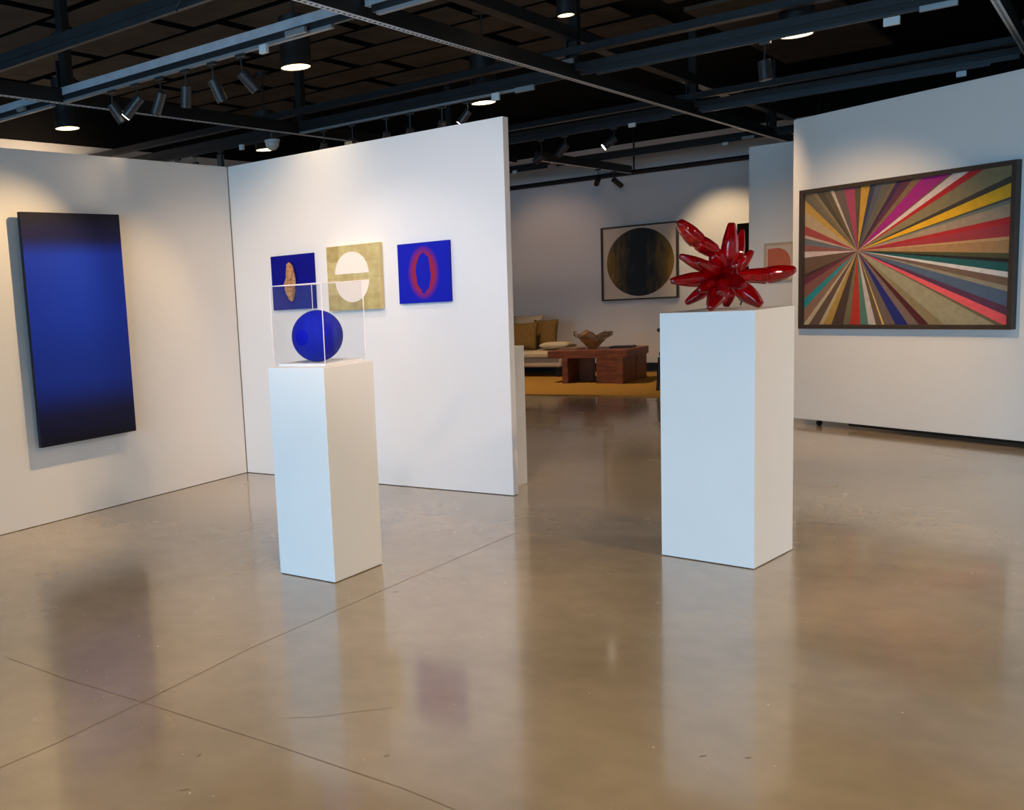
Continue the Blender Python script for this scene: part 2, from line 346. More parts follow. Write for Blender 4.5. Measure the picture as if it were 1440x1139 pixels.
ZT = 3.33                                          # paint line: white below, black above
def wall2(name, lo, hi, m=None):
    bm = bmesh.new(); box(bm, lo, (hi[0], hi[1], ZT), 0); box(bm, (lo[0], lo[1], ZT), hi, 1)
    return struct(obj(name, bm, [m or M['wall_cool'], M['black_paint']], smooth=0))
wb_ = wall2('wall_back', (X_L-.2, Y_B, 0), (X_R+.2, Y_B+.2, ZC))
wall2('wall_outer_left', (X_L-.2, Y_F, 0), (X_L, Y_B, ZC))
wall2('wall_outer_right', (X_R, Y_F, 0), (X_R+.2, Y_B, ZC))
struct(simple('baseboard_back', (X_L, Y_B-.02, 0), (X_R, Y_B, .12), M['black_base']))
struct(simple('baseboard_outer_left', (X_L, Y_F, 0), (X_L+.02, Y_B-.02, .12), M['black_base']))

# window wall behind the viewer
wins = [(-7.6, -4.9), (-4.6, -1.9), (-1.6, 1.1), (1.4, 4.1)]
WZ0, WZ1 = .15, 3.1
bm = bmesh.new()
xs = [X_L-.2] + [v_ for w in wins for v_ in w] + [X_R+.2]
for i in range(0, len(xs), 2): box(bm, (xs[i], Y_F-.2, 0), (xs[i+1], Y_F, ZT), 0)
for a, c in wins:
    box(bm, (a, Y_F-.2, 0), (c, Y_F, WZ0), 0); box(bm, (a, Y_F-.2, WZ1), (c, Y_F, ZT), 0)
box(bm, (X_L-.2, Y_F-.2, ZT), (X_R+.2, Y_F, ZC), 1)
struct(obj('wall_front', bm, [M['wall_cool'], M['black_paint']], smooth=0))
for i, (a, c) in enumerate(wins):
    bm = bmesh.new(); w = .06
    for lo, hi in (((a, WZ0), (a+w, WZ1)), ((c-w, WZ0), (c, WZ1)), ((a+w, WZ0), (c-w, WZ0+w)), ((a+w, WZ1-w), (c-w, WZ1)), (((a+c)/2-w/2, WZ0+w), ((a+c)/2+w/2, WZ1-w))):
        box(bm, (lo[0], Y_F-.14, lo[1]), (hi[0], Y_F-.06, hi[1]))
    wf = struct(obj('window_%d' % (i+1), bm, M['frame_w'], smooth=0))
    bm = bmesh.new(); box(bm, (a+w, Y_F-.103, WZ0+w), (c-w, Y_F-.097, WZ1-w)); obj('pane', bm, M['winglass'], wf, smooth=0)

# partition walls
X0, Y0, H = -5.488, 5.973, 2.459
struct(simple('wall_left', (X0-.09, 1.2, .004), (X0, Y0+.07, H), M['wall']))
bm = bmesh.new(); box(bm, (X0+.004, Y0, .004), (-3.092, Y0+.072, H))
wc = struct(obj('wall_centre', bm, M['wall'], smooth=0, bevel=.002))
struct(simple('trim_1', (X0-.002, Y0-.006, .004), (X0+.003, Y0+.001, H), mat('corner_gap_filler', (120, 108, 92), .8)))  # brown strip in the joint between left and centre walls

# right wall, a panel wall standing on casters
C0 = Vector((-2.311, 9.79, 0)); CDIR = Vector((math.cos(-.4912), math.sin(-.4912), 0)); CN = Vector((CDIR.y, -CDIR.x, 0))
def CM(u, w, z): return C0 + CDIR*u + CN*w + Vector((0, 0, z))
CMX = Matrix(((CDIR.x, -CN.x, 0, C0.x), (CDIR.y, -CN.y, 0, C0.y), (0, 0, 1, 0), (0, 0, 0, 1)))  # local x along wall, y away from viewer
bm = bmesh.new(); box(bm, (0, 0, .055), (4.6, .12, 2.655), 0, CMX)
wr = struct(obj('wall_right', bm, M['wall'], smooth=0, bevel=.002))
bm = bmesh.new(); box(bm, (.55, .03, .03), (4.5, .10, .053), 0, CMX); obj('gap_shade_strip', bm, M['black_base'], wr, smooth=0)  # black strip put in for the shade in the gap under the wall
for u in (.24, 2.3, 4.3):
    bm = bmesh.new()
    tube(bm, CMX @ Vector((u-.012, .06, .025)), CMX @ Vector((u+.012, .06, .025)), .0245, 14); obj('caster', bm, M['rubber'], wr)
# alcove wall behind, and the pale low pedestal behind the centre wall
struct(simple('wall_alcove', (-3.11, 11.4, 0), (1.2, 11.52, 2.655), M['wall']))

lp = thing('pedestal', 'low white pedestal half hidden behind the end of the centre wall', 'pedestal', (-3.4, 6.28, 0))
simple('body', (-3.62, 6.14, .0), (-3.213, 6.42, .975), M['pedestal'], lp, bevel=.002)

# ------------------------------------------------------------------ pedestals
def pedestal(label, x, y, w, d, h, t):
    root = thing('pedestal', label, 'pedestal', (x, y, 0))
    mx_ = Matrix.Translation((x, y, 0)) @ Matrix.Rotation(t, 4, 'Z')
    bm = bmesh.new(); box(bm, (-w, 0, .004), (0, d, h), 0, mx_); obj('body', bm, M['pedestal'], root, smooth=0, bevel=.0015)
    bm = bmesh.new(); box(bm, (-w+.006, .006, 0), (-.006, d-.006, .004), 0, mx_); obj('base', bm, M['black_base'], root, smooth=0)
    return root, mx_
pL, mL = pedestal('tall white pedestal holding the clear case with a blue ball', -2.9213, 3.7631, .3576, .3983, 1.0622, -.0224)
pR, mR = pedestal('wider white pedestal under the red glass sculpture', -1.3096, 4.8979, .4536, .4481, 1.2147, -.1336)

# acrylic case on left pedestal
Z1 = 1.0622
case = thing('display_case', 'clear acrylic box over the blue ball on the left pedestal', 'display case', (-3.12, 3.98, Z1))
bm = bmesh.new(); box(bm, (-.338, .062, Z1+.0005), (-.042, .375, Z1+.0145), 0, mL); obj('plinth', bm, M['slabw'], case, smooth=0, bevel=.001)
t_ = .004; cx0, cx1, cy0, cy1, cz0, cz1 = -.363, -.032, .055, .385, Z1+.001, Z1+.402
for nm_, lo, hi in (('front_panel', (cx0, cy0, cz0), (cx1, cy0+t_, cz1)), ('back_panel', (cx0, cy1-t_, cz0), (cx1, cy1, cz1)),
                  ('side_panel', (cx0, cy0+t_, cz0), (cx0+t_, cy1-t_, cz1)), ('side_panel', (cx1-t_, cy0+t_, cz0), (cx1, cy1-t_, cz1)),
                  ('top_panel', (cx0, cy0, cz1), (cx1, cy1, cz1+t_))):
    bm = bmesh.new(); cen = [(a+b_)/2 for a, b_ in zip(lo, hi)]; ax = min(range(3), key=lambda i: hi[i]-lo[i])
    lo2 = list(lo); hi2 = list(hi); lo2[ax] = cen[ax]; hi2[ax] = cen[ax]
    q = [(lo2[0], lo2[1], lo2[2])]
    o1, o2 = [i for i in range(3) if i != ax]
    P4 = []
    for s1, s2 in ((0, 0), (1, 0), (1, 1), (0, 1)):
        p = list(cen); p[o1] = (lo, hi)[s1][o1]; p[o2] = (lo, hi)[s2][o2]; P4.append(bm.verts.new(mL @ Vector(p)))
    bm.faces.new(P4); obj(nm_, bm, M['acrylic'], case, smooth=0)
bm = bmesh.new(); e_ = .0016
for x in (cx0, cx1):
    for y in (cy0, cy1): box(bm, (x-e_, y-e_, cz0), (x+e_, y+e_, cz1), 0, mL)
for y in (cy0, cy1): box(bm, (cx0, y-e_, cz1-e_), (cx1, y+e_, cz1+e_), 0, mL)
for x in (cx0, cx1): box(bm, (x-e_, cy0, cz1-e_), (x+e_, cy1, cz1+e_), 0, mL)
obj('bonded_edge', bm, M['edge'], case, smooth=0)

# blue ball
r_ = .1285; zc_ = Z1+.0148+r_; pc = at(446.3, 472.3, 2, zc_)
bm = bmesh.new(); bmesh.ops.create_uvsphere(bm, u_segments=64, v_segments=40, radius=r_, matrix=Matrix.Translation(pc))
o = obj('sphere_sculpture', bm, M['blue'], smooth=180); setloc(o, pc)
tag(o, 'matte ultramarine blue ball inside the clear case on the left pedestal', 'sculpture')

# ------------------------------------------------------------------ red glass sculpture
CQ = mR @ Vector((-.235, .2, 0)); 
zq = 1.2147
ctr = atp(1024, 390, Vector((CQ.x, CQ.y, 0)), Vector((FW.x, FW.y, 0)).normalized())
gn = Vector((FW.x, FW.y, 0)).normalized()
sc = thing('glass_sculpture', 'spiky red blown glass flower on the right pedestal', 'sculpture', (ctr.x, ctr.y, zq))
def gp(px, py, dep): return atp(px, py, ctr + gn*dep, gn)
def petal(name, pts, radii, ph=0, nseg=26):       # pts: (px, py, depth) nodes from heart to tip
    P = [gp(*p) for p in pts]; path = []; rad = []
    K = len(P)-1
    for i in range(nseg+1):
        u = i/nseg*K; k = min(int(u), K-1); f = u-k
        a, b_ = P[k], P[k+1]; ra, rb = radii[k], radii[k+1]
        path.append(a.lerp(b_, f)); rad.append(ra + (rb-ra)*f + .0)
    bulge = []
    for i, q_ in enumerate(rad): bulge.append(max(.003, q_))
    bm = bmesh.new(); lathe(bm, path, bulge, 28, flute=.075, phase=ph)
    for v_ in bm.verts: v_.co.z = max(v_.co.z, zq+.0008)      # rests on the pedestal top
    return obj(name, bm, M['ruby'], sc, smooth=70)
c0 = (1024, 391)
def simp(tip, base, rpx, dt, db=0, ph=0):
    # leaf-shaped closed bulb, rpx = half width in the photograph
    k = 5.1/FPX; n_ = 9; pts = []; rr = []
    prof = [.5, .66, .84, .96, 1, .97, .89, .76, .6, .43, .27]
    for i in range(n_+2):
        u = min(i/n_, 1) if i <= n_ else 1.02; pts.append((base[0]+(tip[0]-base[0])*u, base[1]+(tip[1]-base[1])*u, db+(dt-db)*u)); rr.append(rpx*k*prof[i])
    return petal('petal', pts, rr, ph)
def jointed(nodes, ph=0):                         # nodes: px, py, depth, half-width px
    return petal('petal', [n_[:3] for n_ in nodes], [n_[3]*5.1/FPX for n_ in nodes], ph, nseg=60)
jointed([(1022, 385, 0, 5), (1014, 371, -.02, 8.5), (1007, 359, -.03, 9.5), (1004.5, 355, -.03, 7.5), (1002, 352.5, -.03, 9.5), (993, 347, -.04, 10.2), (985, 342, -.05, 9.6), (983, 340.5, -.05, 8), (981, 338.5, -.05, 10.5), (972, 330, -.06, 10.4), (963, 321, -.06, 8.6), (957, 314.5, -.07, 6.2), (954, 311.5, -.07, 4)], 0)
simp((1028.5, 314.5), (1023, 385), 10.6, -.03, 0, .5)
simp((1044, 324), (1036, 382), 6.2, .08, .03, 1)
simp((1057.8, 353), (1032, 386), 7.2, -.05, 0, 2)
jointed([(1028, 389, 0, 6), (1044, 388, -.01, 8.5), (1060, 387.5, -.01, 9.5), (1075, 387.5, -.02, 10.5), (1078, 387, -.02, 8.2), (1081, 386.5, -.02, 10.8), (1095, 384, -.02, 10.6), (1106, 382, -.02, 8.6), (1114, 380, -.02, 6.4), (1118, 379.5, -.02, 4)], 1)
simp((1070, 429), (1030, 396), 11, -.1, 0, 0)
simp((1021.5, 430.5), (1027, 399), 9, .05, .02, 2)
simp((998.5, 434), (1018, 396), 10.5, -.15, -.02, 1)
simp((965, 426), (1008, 396), 8, .03, .02, 2)
simp((944.5, 395), (1010, 391), 9.6, -.06, 0, 0)
simp((956.5, 360), (1012, 384), 8.2, .04, .02, 1)
simp((981, 368), (1018, 388), 8.6, -.16, -.02, 2)
simp((1046, 402), (1022, 390), 9.5, -.17, -.02, 0)
simp((1012, 412), (1020, 392), 9, -.16, -.02, 1)
simp((1033, 372), (1022, 390), 9, -.16, -.02, 2)
simp((1008, 372), (1022, 390), 7.5, .14, .02, 2)
simp((1050, 412), (1026, 394), 8, .12, .02, 2)
simp((982, 408), (1016, 393), 8, -.11, -.01, 2)
bm = bmesh.new(); bmesh.ops.create_icosphere(bm, subdivisions=3, radius=.055, matrix=Matrix.Translation(gp(1023, 391, -.02))); obj('core', bm, M['ruby_core'], sc, smooth=180)
bm = bmesh.new(); pts = [gp(1033, 412, .03), gp(1043, 424, .05), gp(1041, 429, .05)]; 
for a, c in zip(pts[:-1], pts[1:]): tube(bm, a, c, .0035, 8)
obj('wire', bm, M['rubber'], sc)

# ------------------------------------------------------------------ art on the walls
# tall blue canvas on the left wall
YA0, YA1 = 3.909, 4.74
art = thing('painting', 'tall dark blue gradient canvas on the left wall', 'painting', (X0+.02, 4.35, .52))
bm = bmesh.new(); box(bm, (X0+.046, YA0, .526), (X0+.076, YA1, 2.054), 1); bm.faces.ensure_lookup_table(); bm.faces[3].material_index = 0; o = obj('canvas', bm, [M['bluegrad'], M['mid_blue_edge']], art, smooth=0, bevel=.001)
simple('batten', (X0+.0005, 4.05, 1.6), (X0+.0455, 4.6, 1.66), M['driftwood'], art)

yb = Y0-.03
def panelB(label, x0, x1, z0, z1, m, th=.028):
    a = thing('painting', label, 'painting', ((x0+x1)/2, Y0-.001, (z0+z1)/2))
    bm = bmesh.new(); box(bm, (x0, Y0-th-.002, z0), (x1, Y0-.001, z1)); return a, obj('panel', bm, m, a, smooth=0, bevel=.0008)
a1, _ = panelB('small deep blue panel with a piece of rough wood fixed to it', -5.071, -4.661, 1.314, 1.7255, M['blue_dark'])
# driftwood
bm = bmesh.new(); bmesh.ops.create_icosphere(bm, subdivisions=4, radius=1)
for v_ in bm.verts:
    c = v_.co.copy(); u = c.z; k = 1 + .3*noise.noise(c*2.6+Vector((3, 1, 0))) + .3*noise.noise(c*6)
    fl_ = (max(0, 1-abs(u)**3.2))**.5/max(.12, (1-u*u)**.5) if abs(u) < .999 else 1
    w = .040 + .006*math.sin(u*4+2)
    v_.co = Vector((c.x*fl_*w*k + .012*math.sin(u*2.4) - .004, c.y*fl_*.026*k, u*.146*(1+.05*noise.noise(c*5))))
    v_.co += Vector((-4.862-.012*u, Y0-.055, 1.523))
obj('wood_piece', bm, M['driftwood'], a1, smooth=25)
a2, pn = panelB('small gold leaf panel with two cream half circles', -4.52, -4.054, 1.287, 1.752, [M['gold']], .04)
bm = bmesh.new(); box(bm, (-4.056, Y0-.0425, 1.287), (-4.0535, Y0-.001, 1.752)); box(bm, (-4.52, Y0-.0425, 1.7515), (-4.054, Y0-.001, 1.753)); obj('painted_lit_edge', bm, M['gold_edge'], a2, smooth=0)  # right side and top lightened as if catching the light
def halfdisc(bm, cx_, cz, rx, rz, up, y):
    pts = [(cx_+rx*math.cos(t), cz+(rz if up else -rz)*math.sin(t)) for t in [i*math.pi/40 for i in range(41)]]
    F = [bm.verts.new((x, y, z)) for x, z in pts]; B = [bm.verts.new((x, y+.003, z)) for x, z in pts]
    bm.faces.new(F); bm.faces.new(B[::-1])
    for i in range(len(F)): k = (i+1) % len(F); bm.faces.new((F[i], B[i], B[k], F[k]))
for up, cz in ((True, 1.549), (False, 1.4985)):
    bm = bmesh.new(); halfdisc(bm, -4.297, cz, .149, .155, up, Y0-.045); obj('half_circle', bm, M['cream'], a2, smooth=30)
a3, pn = panelB('small blue panel with a red ring, nearest the right end of the centre wall', -3.908, -3.499, 1.312, 1.7215, M['redring'])

# star-burst painting on the right wall
def cm(px, py, w=.05):
    P = atp(px, py, CM(0, w, 0), CN); d = P-C0; return d.dot(CDIR), P.z
U0, U1, V0, V1 = .110, 1.890, .858, 2.043
rb = CM((U0+U1)/2, 0, V0)
pc_ = thing('painting', 'large framed starburst painting of coloured rays on the right wall', 'painting', rb)
bm = bmesh.new(); f_ = .034; dep = .055
for lo, hi in (((U0, V0), (U0+f_, V1)), ((U1-f_, V0), (U1, V1)), ((U0+f_, V0), (U1-f_, V0+f_)), ((U0+f_, V1-f_), (U1-f_, V1))):
    box(bm, (lo[0], -dep, lo[1]), (hi[0], -.001, hi[1]), 0, CMX)
obj('frame', bm, M['darkwood_frame'], pc_, smooth=0, bevel=.001)
bm = bmesh.new(); box(bm, (U0+.01, -.02, V0+.01), (U1-.01, -.006, V1-.01), 0, CMX); obj('backing', bm, M['mount_board'], pc_, smooth=0)
cu, cv = cm(1090+455/3.929, 200+600/3.929, .022)
A, B, Cc, D = U0+f_, U1-f_, V0+f_, V1-f_
top = [(150, (126, 106, 80)), (205, (150, 128, 92)), (228, (78, 70, 46)), (265, (104, 86, 62)), (305, (214, 192, 168)), (324, (108, 90, 78)), (380, (178, 62, 96)), (440, (92, 78, 52)), (476, (206, 156, 44)), (526, (48, 50, 82)), (556, (82, 88, 98)), (596, (104, 98, 86)), (650, (124, 102, 70)), (672, (58, 30, 74)), (706, (98, 42, 66)), (760, (134, 108, 70)), (812, (172, 22, 130)), (965, (120, 96, 60)), (985, (232, 212, 200)), (1072, (196, 22, 32)), (1156, (146, 130, 92))]
right = [(182, (66, 56, 46)), (222, (246, 186, 12)), (300, (74, 72, 66)), (314, (122, 130, 116)), (336, (176, 152, 126)), (410, (196, 32, 38)), (450, (176, 56, 64)), (522, (206, 166, 114)), (540, (182, 138, 90)), (614, (78, 80, 42)), (645, (34, 20, 26)), (668, (18, 96, 96)), (720, (228, 224, 222)), (752, (124, 98, 82)), (800, (156, 148, 126)), (830, (86, 106, 134)), (915, (96, 52, 84)), (965, (250, 98, 106))]
bot = [(1256, (120, 104, 76)), (1215, (172, 162, 130)), (935, (154, 136, 98)), (850, (86, 24, 26)), (795, (134, 110, 98)), (735, (32, 40, 126)), (665, (122, 102, 88)), (602, (238, 200, 110)), (592, (112, 88, 62)), (557, (212, 198, 186)), (515, (88, 134, 114)), (470, (198, 56, 36)), (412, (124, 114, 82)), (375, (82, 58, 46)), (310, (190, 150, 66)), (265, (208, 188, 148)), (242, (112, 84, 68)), (185, (208, 188, 150))]
left = [(1000, (154, 114, 94)), (920, (28, 152, 158)), (865, (144, 90, 78)), (792, (114, 42, 58)), (748, (66, 46, 40)), (732, (116, 86, 64)), (640, (226, 202, 192)), (606, (154, 90, 80)), (570, (116, 118, 124)), (532, (206, 178, 156)), (515, (178, 66, 62)), (465, (196, 168, 128)), (385, (206, 160, 62)), (325, (112, 98, 76))]
def edge(px, py):
    return cm(1090+px/3.929, 200+py/3.929, .022)
per = []   # (u, v, colour) boundary points clockwise
for x, c in top: per.append((edge(x, 275-(x-148)*.126)[0], D, c))
for y, c in right: per.append((B, edge(1272, y)[1], c))
for x, c in bot: per.append((edge(x, 1015)[0], Cc, c))
for y, c in left: per.append((A, edge(148, y)[1], c))
per = [(min(max(u, A), B), min(max(v_, Cc), D), c) for u, v_, c in per]
per[0] = (A, D, per[0][2])
bm = bmesh.new(); cl = bm.loops.layers.float_color.new('stripe')
def cmv(u, v_, w=.022): return bm.verts.new(CMX @ Vector((u, -w, v_)))
def corner_between(p, q_):
    (u0, v0, _), (u1, v1, _) = p, q_
    out = []
    if v0 == D and u1 == B and u0 != B: out.append((B, D))
    if u0 == B and v1 == Cc and v0 != Cc: out.append((B, Cc))
    if v0 == Cc and u1 == A and u0 != A: out.append((A, Cc))
    if u0 == A and v1 == D and v0 != D: out.append((A, D))
    return out
for i, p in enumerate(per):
    q_ = per[(i+1) % len(per)]
    poly = [(cu, cv), (p[0], p[1])] + corner_between(p, q_) + [(q_[0], q_[1])]
    if len(set(poly)) < 3: continue
    try: f = bm.faces.new([cmv(u, v_) for u, v_ in poly])
    except ValueError: continue
    for l in f.loops: l[cl] = lin(p[2])
obj('canvas', bm, M['rays'], pc_, smooth=0)
bm = bmesh.new(); bm.faces.new([cmv(A, Cc, .04), cmv(B, Cc, .04), cmv(B, D, .04), cmv(A, D, .04)]); obj('glazing', bm, M['glass'], pc_, smooth=0)

# framed disc on the back wall
YW = Y_B
fd = thing('painting', 'square framed print of a black and amber disc on the back wall', 'painting', (-5.565, YW, 1.6))
x0, x1, z0, z1 = -6.13, -5.0, 1.06, 2.15
bm = bmesh.new(); f_ = .022
for lo, hi in (((x0, z0), (x0+f_, z1)), ((x1-f_, z0), (x1, z1)), ((x0+f_, z0), (x1-f_, z0+f_)), ((x0+f_, z1-f_), (x1-f_, z1))):
    box(bm, (lo[0], YW-.06, lo[1]), (hi[0], YW-.001, hi[1]))
obj('frame', bm, M['bronze_frame'], fd, smooth=0)
bm = bmesh.new(); box(bm, (x0+.01, YW-.03, z0+.01), (x1-.01, YW-.01, z1-.01)); obj('mount', bm, M['mount_board'], fd, smooth=0)
bm = bmesh.new(); tube(bm, (-5.555, YW-.034, 1.607), (-5.555, YW-.031, 1.607), .495, 72); obj('disc_print', bm, M['amber'], fd)
o = simple('painting', (-4.205, YW-.045, 1.4), (-3.5, YW-.001, 2.03), M['black_canvas']); setloc(o, (-3.85, YW, 1.7))
tag(o, 'plain black canvas on the back wall, just left of the alcove wall', 'painting')
pk = thing('painting', 'small pale framed print of a terracotta shape on the alcove wall', 'painting', (-2.8, 11.4, 1.45))
x0, x1, z0, z1 = -2.955, -2.672, 1.26, 1.655
bm = bmesh.new(); f_ = .02
for lo, hi in (((x0, z0), (x0+f_, z1)), ((x1-f_, z0), (x1, z1)), ((x0+f_, z0), (x1-f_, z0+f_)), ((x0+f_, z1-f_), (x1-f_, z1))):
    box(bm, (lo[0], 11.36, lo[1]), (hi[0], 11.399, hi[1]))
obj('frame', bm, M['paleframe'], pk, smooth=0)
bm = bmesh.new(); box(bm, (x0+.01, 11.375, z0+.01), (x1-.01, 11.39, z1-.01)); obj('mount', bm, M['mount_board'], pk, smooth=0)
bm = bmesh.new()
pts = [(x0+.035, 1.30), (x1-.03, 1.30)] + [(x1-.03-.13*(1-math.cos(t)), 1.45+.15*math.sin(t)) for t in [i*math.pi/2/10 for i in range(11)]] + [(x0+.035, 1.595)]
F = [bm.verts.new((x, 11.371, z)) for x, z in pts]; B_ = [bm.verts.new((x, 11.3745, z)) for x, z in pts]; bm.faces.new(F); bm.faces.new(B_[::-1])
for i in range(len(F)): k = (i+1) % len(F); bm.faces.new((F[i], B_[i], B_[k], F[k]))
obj('ink_shape', bm, M['pink'], pk, smooth=0)

# ------------------------------------------------------------------ lounge at the back
o = simple('rug', (-8.6, 11.62, 0.0005), (-3.55, 14.55, .014), M['rug'], bevel=.003); setloc(o, (-6, 13, 0))
tag(o, 'ochre yellow rug under the wooden coffee table', 'rug')
ct = thing('coffee_table', 'square low reddish wooden coffee table on the ochre rug', 'table', (-5.55, 13.3, .014))
zt = .455
simple('tabletop', (-6.12, 12.93, zt-.10), (-5.02, 13.72, zt), M['redwood'], ct, bevel=.003)
for (xa, xb, ya, yb2) in ((-5.9, -5.82, 12.9, 13.35), (-5.14, -5.06, 12.9, 13.35), (-5.9, -5.82, 13.42, 13.75), (-5.14, -5.06, 13.42, 13.75)):
    simple('leg', (xa, ya, .0145), (xb, yb2, zt-.1005 if ya > 13 else zt-.1005), M['redwood'], ct, bevel=.003)
for (xa, xb, ya) in ((-5.82, -5.62, 13.27), (-5.43, -5.14, 12.93)):
    simple('leg_panel', (xa, ya, .0145), (xb, ya+.08, zt-.1005), M['redwood'], ct, bevel=.003)
# wavy glass bowl
bowl_c = Vector((-5.62, 13.28, zt+.001))
bm = bmesh.new(); seg = 60; rings = []
for i in range(15):
    u = i/14; r = .055 + .17*u**.9; z = .006+.2*u
    ring = []
    for k in range(seg):
        a = k*math.tau/seg; wv = u**3
        rr_ = r*(1+.16*wv*math.sin(5*a+.6)) ; zz = z + .035*wv*math.sin(5*a+2.2)+.012*wv*math.sin(9*a)
        ring.append(bm.verts.new(bowl_c + Vector((rr_*math.cos(a), rr_*math.sin(a), zz))))
    rings.append(ring)
for i in range(14):
    for k in range(seg): bm.faces.new((rings[i][k], rings[i][(k+1) % seg], rings[i+1][(k+1) % seg], rings[i+1][k]))
bm.faces.new(rings[0][::-1])
bmesh.ops.solidify(bm, geom=bm.faces[:], thickness=.006)
bw = thing('glass_bowl', 'wavy rimmed amber glass bowl on the coffee table', 'bowl', bowl_c)
obj('vessel', bm, M['bowlglass'], bw, smooth=180)
bm = bmesh.new()
for h_ in (.55, .75, 1.0):
    pr = None
    for k in range(seg+1):
        a = k*math.tau/seg; u = h_; wv = u**3; r = .055+.17*u**.9+.004
        p = bowl_c + Vector((r*(1+.16*wv*math.sin(5*a+.6))*math.cos(a), r*(1+.16*wv*math.sin(5*a+.6))*math.sin(a), .006+.2*u+.035*wv*math.sin(5*a+2.2)+.012*wv*math.sin(9*a)+.02*math.sin(2*a+h_*9)*(1-wv)))
        if pr: tube(bm, pr, p, .003, 6, cap=False)
        pr = p
obj('dark_thread', bm, mat('dark_glass_thread', (60, 34, 14), .2), bw, smooth=180)
def book(x, y, z, w, d, h, a, m, label):
    bm = bmesh.new(); mx_ = Matrix.Translation((x, y, z)) @ Matrix.Rotation(a, 4, 'Z')
    box(bm, (-w/2, -d/2, 0), (w/2, d/2, h), 0, mx_); o = obj('book', bm, m, smooth=0); setloc(o, (x, y, z)); return tag(o, label, 'book')
book(-5.27, 13.45, zt+.001, .3, .22, .022, .1, M['darkchair'], 'flat dark book at the right side of the coffee table')
book(-5.93, 13.3, zt+.001, .28, .22, .012, -.2, M['paper'], 'thin grey brown magazine at the left side of the coffee table')

# sofa against the back wall, running behind the centre wall
sf = thing('sofa', 'low cream sofa against the back wall', 'sofa', (-7.7, 14.2, .014))
def soft(name, lo, hi, m, parent, bev=.05):
    bm = bmesh.new(); box(bm, lo, hi); bmesh.ops.subdivide_edges(bm, edges=bm.edges[:], cuts=3, use_grid_fill=True)
    c = (Vector(lo)+Vector(hi))/2; hs = (Vector(hi)-Vector(lo))/2
    o = obj(name, bm, m, parent, smooth=180); md = o.modifiers.new('bevel', 'BEVEL'); md.width = bev; md.segments = 4; md.limit_method = 'ANGLE'
    return o
soft('base', (-9.0, 13.75, .16), (-6.3, 14.7, .30), M['sofa'], sf, .03)
for i in range(3): soft('seat_cushion', (-8.98+.89*i, 13.7, .302), (-8.11+.89*i, 14.45, .40), M['sofa'], sf, .045)
soft('backrest', (-9.0, 14.5, .302), (-6.98, 14.78, .72), M['sofa'], sf, .06)
soft('armrest', (-9.2, 13.72, .16), (-9.02, 14.7, .56), M['sofa'], sf, .05)
for x in (-8.9, -6.4):
    for y in (13.85, 14.6):
        bm = bmesh.new(); box(bm, (x-.03, y-.03, .0145), (x+.03, y+.03, .16)); obj('leg', bm, M['black_base'], sf, smooth=0)
def pillow(c, w, h, d, rx, rz, m, label, group=None, ry=0):
    bm = bmesh.new(); N = 14; mx_ = Matrix.Translation(c) @ Matrix.Rotation(rz, 4, 'Z') @ Matrix.Rotation(rx, 4, 'X') @ Matrix.Rotation(ry, 4, 'Y')
    g = {}
    for s in (-1, 1):
        for i in range(N+1):
            for k in range(N+1):
                a = i/N*2-1; b_ = k/N*2-1
                if s == 1 and (i in (0, N) or k in (0, N)): g[s, i, k] = g[-1, i, k]; continue
                t = ((1-a**4)*(1-b_**4))**.6
                pin = 1-.07*(1-abs(a))*abs(b_)**3; pin2 = 1-.07*(1-abs(b_))*abs(a)**3
                g[s, i, k] = bm.verts.new(mx_ @ Vector((a*w/2*pin2, s*d/2*t, b_*h/2*pin)))
        for i in range(N):
            for k in range(N): bm.faces.new((g[s, i, k], g[s, i+1, k], g[s, i+1, k+1], g[s, i, k+1]))
    o = obj('cushion', bm, m, smooth=180); setloc(o, c); return tag(o, label, 'cushion', group)
pillow(Vector((-6.99, 13.95, .61)), .44, .42, .15, -.25, .2, M['mustard'], 'mustard brown cushion on the sofa, nearest the centre wall')
pillow(Vector((-6.78, 14.26, .62)), .42, .44, .15, -.2, -.1, M['mustard'], 'mustard brown cushion on the sofa, right one of the pair')
pillow(Vector((-7.12, 14.38, .70)), .5, .42, .16, -.2, 0, M['sofa'], 'cream cushion standing behind the mustard ones on the sofa')
pillow(Vector((-6.46, 14.0, .462)), .46, .44, .11, 1.5, .1, M['sofa'], 'cream cushion lying flat at the right end of the sofa')

# dark chair standing behind the right pedestal
ch_c = at(922, 551, 2, 0); dx, dy = ch_c.x+.225, ch_c.y+.20
chair = thing('chair', 'black wooden chair mostly hidden behind the right pedestal', 'chair', (dx, dy, .0145))
for sx_ in (-.2, .2):
    for sy_ in (-.2, .2):
        bm = bmesh.new(); tube(bm, (dx+sx_, dy+sy_, .015), (dx+sx_*.9, dy+sy_*.9, .42), .02, 10); obj('leg', bm, M['darkchair'], chair)
bm = bmesh.new(); tube(bm, (dx, dy, .42), (dx, dy, .47), .24, 32); obj('seat', bm, M['darkchair'], chair, bevel=.01)
bm = bmesh.new(); pr = None
for i in range(17):
    a = math.pi*.5+math.pi*1.2*(i/16-.5)+math.pi*.5
    p = Vector((dx+.24*math.cos(a), dy+.24*math.sin(a), .74))
    if pr is not None: tube(bm, pr, p, .022, 10)
    pr = p
obj('back_rail', bm, M['darkchair'], chair)
for i in range(5):
    a = math.pi*.5+math.pi*1.1*(i/4-.5)+math.pi*.5
    bm = bmesh.new(); tube(bm, (dx+.2*math.cos(a), dy+.2*math.sin(a), .46), (dx+.235*math.cos(a), dy+.235*math.sin(a), .73), .011, 8); obj('spindle', bm, M['darkchair'], chair)

